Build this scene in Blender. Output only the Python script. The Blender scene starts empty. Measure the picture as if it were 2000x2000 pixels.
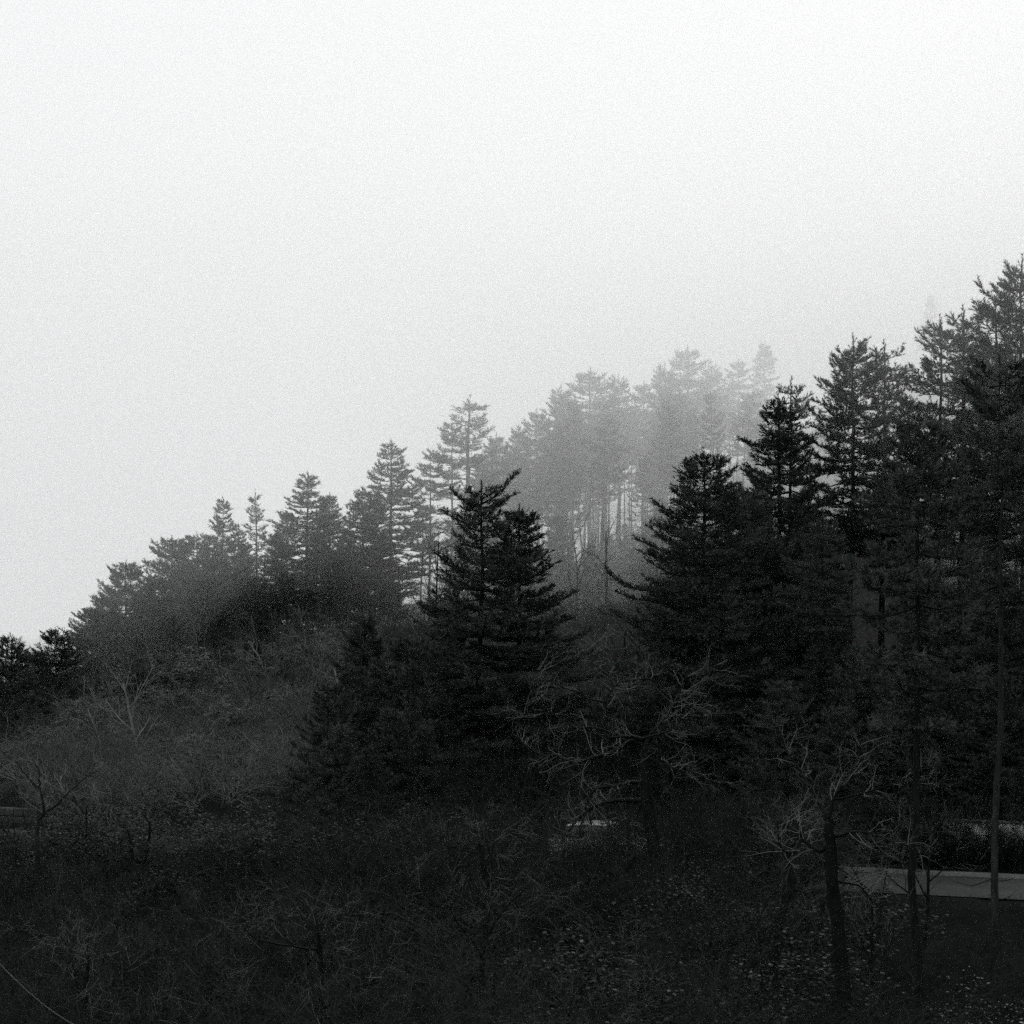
import bpy, math, random
import numpy as np

# ------------------------------------------------------------------ camera, sky, sun, exposure
scene = bpy.context.scene
C = scene.collection
R = math.radians
F = 3732.0                      # focal length in pixels of a 2000 px wide frame
HV = 1240.0                     # row of the eye-level horizon in that frame

cam_d = bpy.data.cameras.new("camera")
cam_d.sensor_width = 36.0
cam_d.lens = 36.0 * F / 2000.0
cam_d.shift_y = (HV - 1000.0) / 2000.0
cam_d.clip_start = 0.1
cam_d.clip_end = 6000.0
cam = bpy.data.objects.new("camera", cam_d)
cam.rotation_euler = (R(90), 0, 0)
C.objects.link(cam)
scene.camera = cam

SUN_EL, SUN_AZ = 42.0, 24.0     # degrees; azimuth from +Y (view direction) towards +X
world = bpy.data.worlds.new("World")
scene.world = world
world.use_nodes = True
wn, wl = world.node_tree.nodes, world.node_tree.links
wn.clear()
w_out = wn.new("ShaderNodeOutputWorld")
w_bg = wn.new("ShaderNodeBackground")
w_sky = wn.new("ShaderNodeTexSky")
w_sky.sky_type = 'NISHITA'
w_sky.sun_disc = False
w_sky.sun_elevation = R(SUN_EL)
w_sky.sun_rotation = R(SUN_AZ)
w_sky.dust_density = 1.0
w_bw = wn.new("ShaderNodeRGBToBW")
wl.new(w_sky.outputs[0], w_bw.inputs[0])
w_tc = wn.new("ShaderNodeTexCoord")
w_sep = wn.new("ShaderNodeSeparateXYZ")
wl.new(w_tc.outputs["Generated"], w_sep.inputs[0])
# overcast layer: luminance grows steadily from horizon to zenith
w_cl = wn.new("ShaderNodeMath"); w_cl.operation = 'MAXIMUM'; w_cl.inputs[1].default_value = 0.0
wl.new(w_sep.outputs[2], w_cl.inputs[0])
w_ma = wn.new("ShaderNodeMath"); w_ma.operation = 'MULTIPLY_ADD'
SKY_H, SKY_Z = 8.5, 1.1
w_ma.inputs[1].default_value = SKY_Z
w_ma.inputs[2].default_value = SKY_H
wl.new(w_cl.outputs[0], w_ma.inputs[0])
w_mix = wn.new("ShaderNodeMix"); w_mix.data_type = 'FLOAT'
w_mix.inputs[0].default_value = 0.98
wl.new(w_bw.outputs[0], w_mix.inputs[2]); wl.new(w_ma.outputs[0], w_mix.inputs[3])
w_hz = wn.new("ShaderNodeMapRange")              # no sky below the horizon
w_hz.inputs[1].default_value = -0.03; w_hz.inputs[2].default_value = 0.0
wl.new(w_sep.outputs[2], w_hz.inputs[0])
w_cut = wn.new("ShaderNodeMath"); w_cut.operation = 'MULTIPLY'
wl.new(w_mix.outputs[0], w_cut.inputs[0]); wl.new(w_hz.outputs[0], w_cut.inputs[1])
w_col = wn.new("ShaderNodeMix"); w_col.data_type = 'RGBA'; w_col.blend_type = 'MULTIPLY'
w_col.inputs[0].default_value = 1.0
w_cc = wn.new("ShaderNodeCombineColor")
for i in range(3):
    wl.new(w_cut.outputs[0], w_cc.inputs[i])
wl.new(w_cc.outputs[0], w_col.inputs[6])
w_col.inputs[7].default_value = (0.985, 0.992, 1.0, 1)
wl.new(w_col.outputs[2], w_bg.inputs[0])
w_bg.inputs[1].default_value = 0.108
wl.new(w_bg.outputs[0], w_out.inputs[0])

sun_d = bpy.data.lights.new("sun", 'SUN')
sun_d.energy = 1.5
sun_d.angle = R(25)
sun_d.color = (1.0, 0.985, 0.96)
sun = bpy.data.objects.new("sun", sun_d)
sun.rotation_euler = (R(90 - SUN_EL), 0, R(180 - SUN_AZ))
C.objects.link(sun)

scene.render.engine = 'CYCLES'
scene.view_settings.view_transform = 'Standard'
scene.view_settings.look = 'None'
scene.view_settings.exposure = 0.0
scene.view_settings.gamma = 1.0
scene.view_settings.use_curve_mapping = False
cy = scene.cycles
cy.max_bounces = 8
cy.diffuse_bounces = 0
cy.glossy_bounces = 0
cy.transmission_bounces = 0
cy.volume_bounces = 6
cy.transparent_max_bounces = 16
cy.use_denoising = False
cy.denoiser = 'OPENIMAGEDENOISE'
cy.use_adaptive_sampling = True
cy.adaptive_threshold = 0.05
cy.adaptive_min_samples = 48
cy.debug_use_spatial_splits = True

# ------------------------------------------------------------------ helpers
rng = random.Random(7)
NR = np.random.RandomState(11)

def new_mesh(name, verts, faces, nv, smooth=False):
    """verts (N,3) array, faces (M,nv) int array with a constant vertex count nv"""
    me = bpy.data.meshes.new(name)
    verts = np.ascontiguousarray(verts, dtype=np.float32)
    faces = np.ascontiguousarray(faces, dtype=np.int32)
    me.vertices.add(len(verts)); me.vertices.foreach_set("co", verts.ravel())
    me.loops.add(faces.size); me.loops.foreach_set("vertex_index", faces.ravel())
    me.polygons.add(len(faces))
    me.polygons.foreach_set("loop_start", np.arange(0, faces.size, nv, dtype=np.int32))
    me.polygons.foreach_set("loop_total", np.full(len(faces), nv, dtype=np.int32))
    if smooth:
        me.polygons.foreach_set("use_smooth", np.ones(len(faces), dtype=bool))
    me.update(calc_edges=True)
    return me

def link(name, me, mat, parent=None):
    o = bpy.data.objects.new(name, me)
    if mat is not None and len(me.materials) == 0:
        me.materials.append(mat)
    C.objects.link(o)
    if parent is not None:
        o.parent = parent
    return o

def tag(o, label=None, cat=None, group=None, kind=None):
    if label: o["label"] = label
    if cat: o["category"] = cat
    if group: o["group"] = group
    if kind: o["kind"] = kind
    return o

def rbf(pts):
    """thin plate spline through (x, y, z) points; returns a vectorised function"""
    P = np.array(pts, dtype=float)
    s = 100.0
    X = P[:, :2] / s
    n = len(X)
    d2 = ((X[:, None] - X[None]) ** 2).sum(-1)
    K = 0.5 * d2 * np.log(d2 + 1e-12) + np.eye(n) * 0.0004
    A = np.zeros((n + 3, n + 3)); A[:n, :n] = K
    Q = np.c_[np.ones(n), X]
    A[:n, n:] = Q; A[n:, :n] = Q.T
    b = np.r_[P[:, 2], 0, 0, 0]
    w = np.linalg.solve(A, b)
    def f(x, y):
        x = np.asarray(x, float); y = np.asarray(y, float)
        sh = np.broadcast(x, y).shape
        q = np.c_[np.broadcast_to(x, sh).ravel(), np.broadcast_to(y, sh).ravel()] / s
        out = np.empty(len(q))
        for i in range(0, len(q), 20000):
            c = q[i:i + 20000]
            d = ((c[:, None] - X[None]) ** 2).sum(-1)
            out[i:i + 20000] = (0.5 * d * np.log(d + 1e-12)) @ w[:n] + w[n] + c @ w[n + 1:]
        return out.reshape(sh)
    return f

def tubes(polys, sides):
    """polys: list of (points Kx3, radii K). One mesh array set with quads; K may vary."""
    V, Fq, off = [], [], 0
    byk = {}
    for p, r in polys:
        byk.setdefault(len(p), []).append((p, r))
    ang = np.arange(sides) * 2 * math.pi / sides
    ca, sa = np.cos(ang), np.sin(ang)
    for k, lst in byk.items():
        P = np.array([a for a, _ in lst], dtype=float)          # N,K,3
        Rr = np.array([b for _, b in lst], dtype=float)         # N,K
        n = len(P)
        T = np.gradient(P, axis=1)
        T /= np.linalg.norm(T, axis=2, keepdims=True) + 1e-9
        mean = T.mean(1)
        ref = np.zeros((n, 3)); ref[np.arange(n), np.argmin(np.abs(mean), axis=1)] = 1
        U = np.cross(T, ref[:, None, :]); U /= np.linalg.norm(U, axis=2, keepdims=True) + 1e-9
        W = np.cross(T, U)
        vv = P[:, :, None, :] + Rr[:, :, None, None] * (ca[None, None, :, None] * U[:, :, None, :] + sa[None, None, :, None] * W[:, :, None, :])
        V.append(vv.reshape(-1, 3))
        base = off + (np.arange(n) * k * sides)[:, None, None]
        kk = (np.arange(k - 1) * sides)[None, :, None]
        ss = np.arange(sides)[None, None, :]
        s2 = (np.arange(sides) + 1)[None, None, :] % sides
        q = np.stack([base + kk + ss, base + kk + s2, base + kk + sides + s2, base + kk + sides + ss], axis=-1)
        Fq.append(q.reshape(-1, 4))
        off += n * k * sides
    return np.concatenate(V), np.concatenate(Fq)

def tube_mesh(name, polys, sides):
    v, f = tubes(polys, sides)
    return new_mesh(name, v, f, 4, smooth=True)

def box_arrays(x0, x1, y0, y1, z0, z1):
    v = np.array([(x, y, z) for z in (z0, z1) for y in (y0, y1) for x in (x0, x1)], float)
    f = np.array([(0, 2, 3, 1), (4, 5, 7, 6), (0, 1, 5, 4), (2, 6, 7, 3), (0, 4, 6, 2), (1, 3, 7, 5)])
    return v, f

def norm(v):
    return v / (np.linalg.norm(v) + 1e-9)

# ------------------------------------------------------------------ materials
def material(name, c0, c1, scale, rough=0.85, bump=0.0, detail=6.0, spec=0.25, stretch=None, per_object=0.0):
    m = bpy.data.materials.new(name)
    m.use_nodes = True
    n, l = m.node_tree.nodes, m.node_tree.links
    bs = n["Principled BSDF"]
    bs.inputs["Roughness"].default_value = rough
    bs.inputs["Specular IOR Level"].default_value = spec
    tc = n.new("ShaderNodeTexCoord")
    mp = n.new("ShaderNodeMapping")
    if stretch: mp.inputs["Scale"].default_value = stretch
    l.new(tc.outputs["Object"], mp.inputs[0])
    no = n.new("ShaderNodeTexNoise")
    no.inputs["Scale"].default_value = scale
    no.inputs["Detail"].default_value = detail
    no.inputs["Roughness"].default_value = 0.65
    l.new(mp.outputs[0], no.inputs["Vector"])
    cr = n.new("ShaderNodeValToRGB")
    cr.color_ramp.elements[0].position = 0.32
    cr.color_ramp.elements[1].position = 0.68
    cr.color_ramp.elements[0].color = (*c0, 1)
    cr.color_ramp.elements[1].color = (*c1, 1)
    l.new(no.outputs[0], cr.inputs[0])
    col = cr.outputs[0]
    if per_object:
        oi = n.new("ShaderNodeObjectInfo")
        mr = n.new("ShaderNodeMapRange")
        mr.inputs[3].default_value = 1 - per_object; mr.inputs[4].default_value = 1 + per_object
        l.new(oi.outputs["Random"], mr.inputs[0])
        vm = n.new("ShaderNodeVectorMath"); vm.operation = 'SCALE'
        l.new(col, vm.inputs[0]); l.new(mr.outputs[0], vm.inputs["Scale"])
        col = vm.outputs[0]
    l.new(col, bs.inputs["Base Color"])
    if bump:
        bp = n.new("ShaderNodeBump")
        bp.inputs["Strength"].default_value = bump
        l.new(no.outputs[0], bp.inputs["Height"])
        l.new(bp.outputs[0], bs.inputs["Normal"])
    return m

M = {}
M['needles'] = material('pine_needles', (0.016, 0.021, 0.020), (0.105, 0.126, 0.120), 1.3, rough=0.75, spec=0.06, per_object=0.2)
M['bark'] = material('pine_bark', (0.003, 0.0036, 0.0035), (0.016, 0.0185, 0.018), 7.0, bump=0.6, stretch=(1, 1, 0.25), per_object=0.25, spec=0.1)
M['bark_lit'] = material('pine_bark_lit', (0.004, 0.0048, 0.0046), (0.05, 0.056, 0.0545), 4.0, bump=0.5, stretch=(1, 1, 0.25), spec=0.1)  # light falling on one trunk, put into a paler bark colour
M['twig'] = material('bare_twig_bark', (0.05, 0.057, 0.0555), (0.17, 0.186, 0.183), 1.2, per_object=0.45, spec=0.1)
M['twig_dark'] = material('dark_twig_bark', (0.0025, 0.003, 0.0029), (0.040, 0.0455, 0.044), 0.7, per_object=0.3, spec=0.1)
M['twig_bright'] = material('bright_twig_bark', (0.06, 0.067, 0.065), (0.23, 0.25, 0.245), 1.4, spec=0.1)  # brighter version of the twig bark
M['limb'] = material('dark_limb_bark', (0.002, 0.0024, 0.0024), (0.012, 0.014, 0.0135), 5.0, bump=0.5, per_object=0.2, spec=0.1)  # darker bark for bare trunks and limbs
M['leaf'] = material('evergreen_leaf', (0.006, 0.008, 0.0076), (0.018, 0.0225, 0.0215), 3.0, rough=0.5, spec=0.15)
M['dry_leaf'] = material('dry_leaf', (0.05, 0.056, 0.055), (0.27, 0.29, 0.285), 0.8, rough=0.8, spec=0.1, per_object=0.25)
M['glossy_leaf'] = material('glossy_leaf', (0.010, 0.013, 0.0122), (0.036, 0.044, 0.042), 2.0, rough=0.36, spec=0.3)
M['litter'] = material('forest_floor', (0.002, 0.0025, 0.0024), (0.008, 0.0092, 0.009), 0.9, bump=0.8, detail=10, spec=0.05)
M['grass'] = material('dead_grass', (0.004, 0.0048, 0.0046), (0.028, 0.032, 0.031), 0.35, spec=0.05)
M['asphalt'] = material('asphalt', (0.034, 0.038, 0.037), (0.055, 0.06, 0.059), 1.2, bump=0.2, detail=10, spec=0.15)
M['concrete'] = material('concrete', (0.06, 0.065, 0.064), (0.15, 0.16, 0.158), 2.0, bump=0.3)
M['stone'] = material('pale_stone', (0.02, 0.0225, 0.022), (0.07, 0.076, 0.075), 3.0, bump=0.5)
M['white_wall'] = material('white_render', (0.66, 0.67, 0.67), (0.84, 0.84, 0.84), 1.5, bump=0.15)
M['car_paint'] = material('white_car_paint', (0.50, 0.51, 0.51), (0.55, 0.56, 0.56), 2.0, rough=0.25, spec=0.5)
M['glass'] = material('car_glass', (0.015, 0.017, 0.017), (0.02, 0.022, 0.022), 2.0, rough=0.06, spec=0.6)
M['rubber'] = material('tyre_rubber', (0.015, 0.015, 0.015), (0.03, 0.03, 0.03), 6.0)
M['metal'] = material('grey_metal', (0.30, 0.31, 0.31), (0.42, 0.43, 0.43), 4.0, rough=0.45, spec=0.5)
M['lamp_glass'] = material('lamp_glass', (0.6, 0.6, 0.6), (0.7, 0.7, 0.7), 4.0, rough=0.12, spec=0.6)
M['cable'] = material('cable_sheath', (0.22, 0.23, 0.228), (0.30, 0.31, 0.31), 4.0, rough=0.5)

# ------------------------------------------------------------------ terrain
ROAD_Z = -8.0
def road_y(x):
    return 66.2 - 0.39 * np.asarray(x, float)
terr_raw = rbf([
    (0, -40, 6), (-60, -40, 4), (60, -40, 8), (0, 0, -2.2), (-15, 0, -3), (15, 0, -2), (0, 20, -8), (-20, 20, -9), (20, 20, -8),
    (0, 42, -11.2), (-25, 46, -11.6), (25, 42, -10.6), (-12, 52, -10.8), (12, 50, -10.4), (-80, 50, -12), (80, 40, -9),
    (-20, 74, -8.1), (-8, 69, -8), (4, 64.6, -8), (16, 60, -7.9), (40, 51, -7.5), (-45, 84, -8.8), (-80, 97, -10),
    (-30, 100, -7.0), (-35, 130, -5.0), (-15, 110, -3.5), (-10, 140, 0.5), (5, 110, -2.0), (5, 150, 2.0), (8, 180, 4.6),
    (20, 105, -0.5), (20, 150, 6.5), (25, 200, 11), (45, 110, 4), (45, 150, 11), (60, 200, 24), (70, 300, 40), (40, 300, 30),
    (10, 230, 8), (-15, 190, 2), (-40, 180, -7), (-60, 150, -12), (-60, 250, -22), (-20, 260, -7), (0, 320, -4),
    (110, 150, 30), (140, 300, 60), (-150, 150, -24), (-150, 400, -34), (0, 500, -25), (150, 500, 45), (250, 200, 70), (-300, 0, -10),
    (300, -50, 40), (-300, 400, -36), (350, 500, 80), (-300, -200, 10), (300, -200, 60), (0, 800, -36), (400, 900, 60), (-400, 900, -36)])
def smoothstep(a, b, x):
    t = np.clip((x - a) / (b - a), 0, 1)
    return t * t * (3 - 2 * t)
def terrain(x, y):
    x = np.asarray(x, float); y = np.asarray(y, float)
    z = np.clip(terr_raw(np.clip(x, -420, 420), np.clip(y, -220, 920)), -38, 95)
    z = z + 0.35 * np.sin(x * 0.31 + 1.3) * np.sin(y * 0.23) + 0.16 * np.sin(x * 0.93 + y * 0.41) * np.sin(y * 0.77 - x * 0.2)
    d = np.abs(y - road_y(x)) / 1.073
    w = 1 - smoothstep(2.9, 5.5, d)
    w = w * (1 - smoothstep(55, 75, np.abs(x)))
    return z * (1 - w) + ROAD_Z * w
def ground_at(x, y):
    return float(terrain(np.array([x]), np.array([y]))[0])

def axis(lo, hi, n, c, fine):
    t = np.linspace(-1, 1, n)
    a = np.sinh(t * 4.2) / math.sinh(4.2)
    out = np.where(t < 0, c + (c - lo) * a, c + (hi - c) * a)
    return np.unique(np.r_[out, fine])
gx = axis(-1400, 1400, 121, 0, np.arange(-45, 60, 1.5))
gy = axis(-400, 2600, 121, 70, np.arange(20, 240, 1.6))
GX, GY = np.meshgrid(gx, gy)
GZ = terrain(GX, GY)
nx, ny = len(gx), len(gy)
idx = np.arange(nx * ny).reshape(ny, nx)
gf = np.stack([idx[:-1, :-1], idx[:-1, 1:], idx[1:, 1:], idx[1:, :-1]], -1).reshape(-1, 4)
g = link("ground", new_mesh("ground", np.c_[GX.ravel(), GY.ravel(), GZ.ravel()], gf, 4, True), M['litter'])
tag(g, "dark leaf-strewn hillside and valley floor", "ground", kind="structure")

# road: a lane cut across the foot of the slope, with a kerb along its far edge
rx = np.arange(-52, 53, 1.0)
def strip(name, off0, off1, z0, z1, mat):
    v, f = [], []
    for x in rx:
        y = float(road_y(x))
        for o, z in ((off0, z0), (off1, z1)):
            v.append((x + 0.363 * o, y + 0.93 * o, z))
    for i in range(len(rx) - 1):
        f.append((2 * i, 2 * i + 2, 2 * i + 3, 2 * i + 1))
    return new_mesh(name, np.array(v), np.array(f), 4)
tag(link("road", strip("road", -2.5, 2.3, ROAD_Z + 0.03, ROAD_Z + 0.05, 0), M['asphalt']),
    "narrow grey lane across the foot of the slope", "road", kind="structure")
kv, kf = [], []
for i, x in enumerate(rx):
    y = float(road_y(x))
    for o, z in ((2.3, ROAD_Z - 0.1), (2.3, ROAD_Z + 0.17), (2.62, ROAD_Z + 0.18), (2.62, ROAD_Z - 0.1)):
        kv.append((x + 0.363 * o, y + 0.93 * o, z))
    if i:
        a, b = 4 * (i - 1), 4 * i
        for j in range(3):
            kf.append((a + j, b + j, b + j + 1, a + j + 1))
tag(link("kerb", new_mesh("kerb", np.array(kv), np.array(kf), 4), M['concrete']), "pale concrete kerb along the far edge of the lane", "kerb", kind="structure")

# ------------------------------------------------------------------ pines
def needle_mesh(name, pos, dirs, length, n_per, nl, nw, spread, seed):
    """foxtail shoots: needles set along each shoot, leaning forward and out"""
    r = np.random.RandomState(seed)
    pos = np.asarray(pos); dirs = np.asarray(dirs); length = np.asarray(length)
    n = len(pos)
    t = r.rand(n, n_per)
    out = r.normal(size=(n, n_per, 3))
    out -= (out * dirs[:, None, :]).sum(-1, keepdims=True) * dirs[:, None, :]
    out /= np.linalg.norm(out, axis=2, keepdims=True) + 1e-9
    lean = spread * (0.75 + 0.5 * r.rand(n, n_per, 1))
    d = dirs[:, None, :] * np.cos(lean) + out * np.sin(lean)
    b = pos[:, None, :] + dirs[:, None, :] * (t * length[:, None])[:, :, None]
    side = np.cross(d, r.normal(size=(n, n_per, 3)))
    side /= np.linalg.norm(side, axis=2, keepdims=True) + 1e-9
    L = nl * (0.7 + 0.6 * r.rand(n, n_per, 1))
    w = nw * (0.8 + 0.4 * r.rand(n, n_per, 1))
    v = np.stack([b - side * w, b + side * w, b + d * L], axis=2).reshape(-1, 3)
    f = np.arange(len(v)).reshape(-1, 3)
    return new_mesh(name, v, f, 3)

UPV = np.array([0, 0, 1.0])

def make_pine(seed, H, crown_base, Rm, shape=0.8, whorl=0.42, per=4.2, up_lo=-6, up_hi=24, curl=0.16,
              needles=14, nl=0.145, nw=0.0165, shoot=0.28, dens=1.0, lean=(0, 0), sparse_top=0.0, stubs=14, extra=None, gaps=0.12,
              bushy=1.0, upturn=0.7, trunk_r=None, pale=False, sway_k=0.03):
    """returns meshes (trunk, branches, crown) of a pine H metres tall, its foot at the origin"""
    r = np.random.RandomState(seed)
    tr = trunk_r or (0.0085 * H + 0.02)
    K = 14
    sway = np.cumsum(r.normal(0, sway_k * H / K, (K, 2)), axis=0)
    sway -= sway[0]
    tz = np.linspace(0, 1, K)
    tp = np.c_[sway[:, 0] + lean[0] * tz ** 1.5, sway[:, 1] + lean[1] * tz ** 1.5, tz * H]
    trad = tr * (1 - tz) ** 0.75 + 0.012
    trad[0] *= 1.35
    tp[0, 2] = -0.4
    def tpos(z):
        q = np.clip(z / H, 0, 1) * (K - 1)
        i = min(int(q), K - 2); a = q - i
        return tp[i] * (1 - a) + tp[i + 1] * a, trad[i] * (1 - a) + trad[i + 1] * a
    thick, thin = [], []
    sp, sd, sl = [], [], []
    cb = crown_base * H
    def shoots_along(p0, d, L, n):
        for j in range(n):
            q = (j + 0.6 + 0.5 * (r.rand() - 0.5)) / n
            dd = norm(d + UPV * (0.15 + 0.55 * r.rand()) * upturn + r.normal(0, 0.28, 3))
            sp.append(p0 + d * L * q); sd.append(dd); sl.append(shoot * (0.6 + 0.7 * r.rand()))
    def branch(p0, az, el, L, brad, leafy=True, start=0.28):
        n = 7
        s = np.linspace(0, 1, n)
        h = np.array([math.cos(az), math.sin(az), 0])
        side_b = r.normal(0, 0.10)
        sideh = np.array([-h[1], h[0], 0])
        P = p0 + np.outer(s * L * math.cos(el), h) + np.outer(s ** 2 * L * side_b, sideh) + \
            np.outer(L * (math.sin(el) * s + curl * (s ** 2.8) - 0.10 * np.sin(s * math.pi)), UPV) + r.normal(0, 0.018 * L, (n, 3)) * s[:, None]
        thick.append((P, brad * (1 - 0.85 * s) + 0.004))
        if not leafy:
            return
        m = max(3, int(L * 7.4 * dens * bushy))
        for j in range(m):
            q = start + (1 - start) * (j + r.rand()) / m
            i = min(int(q * (n - 1)), n - 2); a = q * (n - 1) - i
            p = P[i] * (1 - a) + P[i + 1] * a
            d = norm(P[i + 1] - P[i])
            sgn = 1 if j % 2 else -1
            ang = R(28 + 38 * r.rand()) * sgn
            ax = norm(np.cross(np.cross(d, UPV), d))
            dd = norm(d * math.cos(ang) + np.cross(ax, d) * math.sin(ang) + UPV * (0.02 + 0.14 * r.rand()))
            l = (0.16 + 0.34 * L * (1 - q) + 0.10 * L * r.rand()) * 0.8
            l = min(l, 1.1)
            thin.append((np.stack([p, p + dd * l * 0.55 + UPV * 0.01, p + dd * l + UPV * 0.06 * l]), np.array([0.009, 0.006, 0.003])))
            shoots_along(p, dd, l, max(3, int(l * 8.5)))
        shoots_along(P[-2], norm(P[-1] - P[-2]), np.linalg.norm(P[-1] - P[-2]), 3)
    z = cb
    while z < 0.965 * H:
        t = (z - cb) / (H - cb)
        prof = min(1.0, 0.6 + t * 2.2) * (1 - t) ** shape
        k = per * (0.8 + 0.4 * r.rand())
        k = int(k) + (r.rand() < k % 1)
        a0 = r.rand() * 6.28
        tier = 0.80 + 0.36 * r.rand()              # whole tiers longer or shorter
        tilt_t = r.normal(0, 5)
        for j in range(k):
            if r.rand() < gaps * (1 + 1.2 * (1 - t)): continue
            az = a0 + j * 6.283 / k + r.normal(0, 0.25)
            el = R(up_lo + (up_hi - up_lo) * t ** 1.6 + tilt_t + r.normal(0, 5))
            L = Rm * prof * tier * (0.72 + 0.45 * r.rand()) + 0.20
            if r.rand() < 0.08: L *= 1.3
            p, rad = tpos(z + r.normal(0, 0.05))
            branch(p, az, el, L, min(0.30 * rad + 0.008, 0.05), leafy=(r.rand() > sparse_top * t), start=0.2 if t > 0.4 else 0.32)
        if r.rand() < 0.8:
            p, rad = tpos(z + whorl * 0.5)
            branch(p, r.rand() * 6.28, R(up_lo + 10 + r.normal(0, 8)), Rm * prof * (0.35 + 0.4 * r.rand()) + 0.15, 0.012, leafy=(r.rand() > sparse_top * t))
        z += whorl * (0.8 + 0.4 * r.rand()) * (1 - 0.45 * t)
    p, _ = tpos(H)
    for j in range(9):
        sp.append(p - UPV * (0.05 + 0.12 * j) + r.normal(0, 0.02, 3)); sd.append(norm(UPV + r.normal(0, 0.10 + 0.05 * j, 3))); sl.append(shoot)
    for j in range(stubs):
        zz = H * (0.12 + (crown_base - 0.10) * r.rand()) if crown_base > 0.2 else 0.5
        p, rad = tpos(zz)
        branch(p, r.rand() * 6.28, R(r.normal(2, 12)), Rm * (0.2 + 0.55 * r.rand()), 0.014, leafy=False)
    if extra:
        for (fr, az, el, L) in extra:
            p, rad = tpos(fr * H)
            branch(p, az, el, L, 0.05, start=0.3)
    trunk = tube_mesh("trunk", [(tp, trad)], 9)
    v1, f1 = tubes(thick, 4); v2, f2 = tubes(thin, 3)
    br = new_mesh("branches", np.r_[v1, v2], np.r_[f1, f2 + len(v1)], 4, True)
    crown = needle_mesh("crown", sp, np.array(sd), np.array(sl), needles, nl, nw, 0.62, seed + 5)
    trunk.materials.append(M['bark_lit' if pale else 'bark']); br.materials.append(M['bark']); crown.materials.append(M['needles'])
    return dict(kind='pine', H=H, R=Rm, parts=[("trunk", trunk), ("branches", br), ("crown", crown)])

def put(var, name, x, y, H, label, cat, group=None, rot=None, wid=1.0, tilt=(0, 0), sink=0.1, z=None):
    """a thing: an Empty at the foot and its parts, sharing the variant's mesh data"""
    e = bpy.data.objects.new(name, None)
    e.empty_display_size = 0.5
    C.objects.link(e)
    zz = ground_at(x, y) if z is None else z
    e.location = (x, y, zz - sink)
    s = (H + sink) / var['H']
    e.scale = (s * wid, s * wid, s)
    e.rotation_euler = (tilt[0], tilt[1], rng.random() * 6.28 if rot is None else rot)
    tag(e, label, cat, group)
    for pn, me in var['parts']:
        o = bpy.data.objects.new(pn, me)
        C.objects.link(o)
        o.parent = e
    return e

def put_px(var, name, u, vtop, y, label, cat, group=None, Rpx=None, **kw):
    """stand a thing at depth y and bearing u, tall enough that its tip reaches height row vtop"""
    x = (u - 1000.0) / F * y
    ztop = (HV - vtop) / F * y
    H = ztop - ground_at(x, y)
    if H < 1.0: H = 1.0
    if Rpx is not None:
        kw['wid'] = (Rpx / F * y) / (var['R'] * H / var['H'])
    return put(var, name, x, y, H, label, cat, group, **kw)

# --- own meshes for the nearest pines, shared ones for the rest
PV = {}
PV['twin_a'] = make_pine(101, 15.5, 0.20, 4.0, shape=0.8, whorl=0.58, per=5.6, curl=0.10, extra=[(0.93, 0.1, R(20), 1.3), (0.94, 0.35, R(42), 1.9), (0.93, 3.0, R(28), 1.3), (0.88, 3.4, R(15), 1.6)],
                         gaps=0.10, shoot=0.28, sparse_top=0.3)
PV['twin_b'] = make_pine(102, 15.0, 0.18, 4.3, shape=0.82, whorl=0.55, per=5.8, curl=0.09, shoot=0.28, gaps=0.07)
PV['mid'] = make_pine(103, 15.5, 0.12, 4.3, shape=0.78, whorl=0.55, per=6.0, curl=0.11, shoot=0.30, extra=[(0.60, 3.1, R(4), 3.6)], gaps=0.07)
PV['swept'] = make_pine(104, 15.0, 0.24, 3.3, shape=0.78, whorl=0.66, per=5.2, up_lo=-10, up_hi=20, curl=0.16, shoot=0.28)
PV['broad'] = make_pine(105, 19.0, 0.42, 4.3, shape=0.8, whorl=0.60, per=5.8, curl=0.10, shoot=0.30, gaps=0.10)
PV['loose'] = make_pine(106, 18.0, 0.44, 3.1, shape=0.72, whorl=0.75, per=4.8, curl=0.11, gaps=0.18, stubs=26, shoot=0.30)
PV['loose_b'] = make_pine(107, 18.0, 0.42, 3.3, shape=0.68, whorl=0.78, per=4.8, curl=0.10, gaps=0.18, stubs=24, shoot=0.30)
PV['young'] = make_pine(108, 8.0, 0.05, 2.7, shape=0.95, whorl=0.42, per=5.4, curl=0.07, up_hi=26, stubs=0, shoot=0.32)
PV['young_b'] = make_pine(109, 8.0, 0.06, 3.3, shape=0.85, whorl=0.46, per=5.4, curl=0.09, stubs=0, shoot=0.24)
PV['tall'] = make_pine(110, 20.0, 0.62, 3.8, shape=0.75, whorl=0.62, per=5.6, curl=0.08, stubs=34, shoot=0.32)
PV['tall_b'] = make_pine(111, 20.0, 0.58, 4.0, shape=0.85, whorl=0.60, per=5.6, curl=0.07, stubs=34, shoot=0.32)
PV['tall_c'] = make_pine(118, 20.0, 0.66, 4.0, shape=0.66, whorl=0.70, per=5.0, curl=0.10, stubs=40, shoot=0.32, gaps=0.2)
PV['spire'] = make_pine(112, 18.0, 0.35, 3.2, shape=1.05, whorl=0.50, per=5.6, up_lo=-12, up_hi=18, curl=0.05, shoot=0.24, upturn=0.5)
PV['thin'] = make_pine(113, 14.0, 0.28, 2.5, shape=1.0, whorl=0.58, per=4.8, up_lo=-6, up_hi=30, curl=0.06, gaps=0.2, sparse_top=0.55, shoot=0.30, needles=11)
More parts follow.
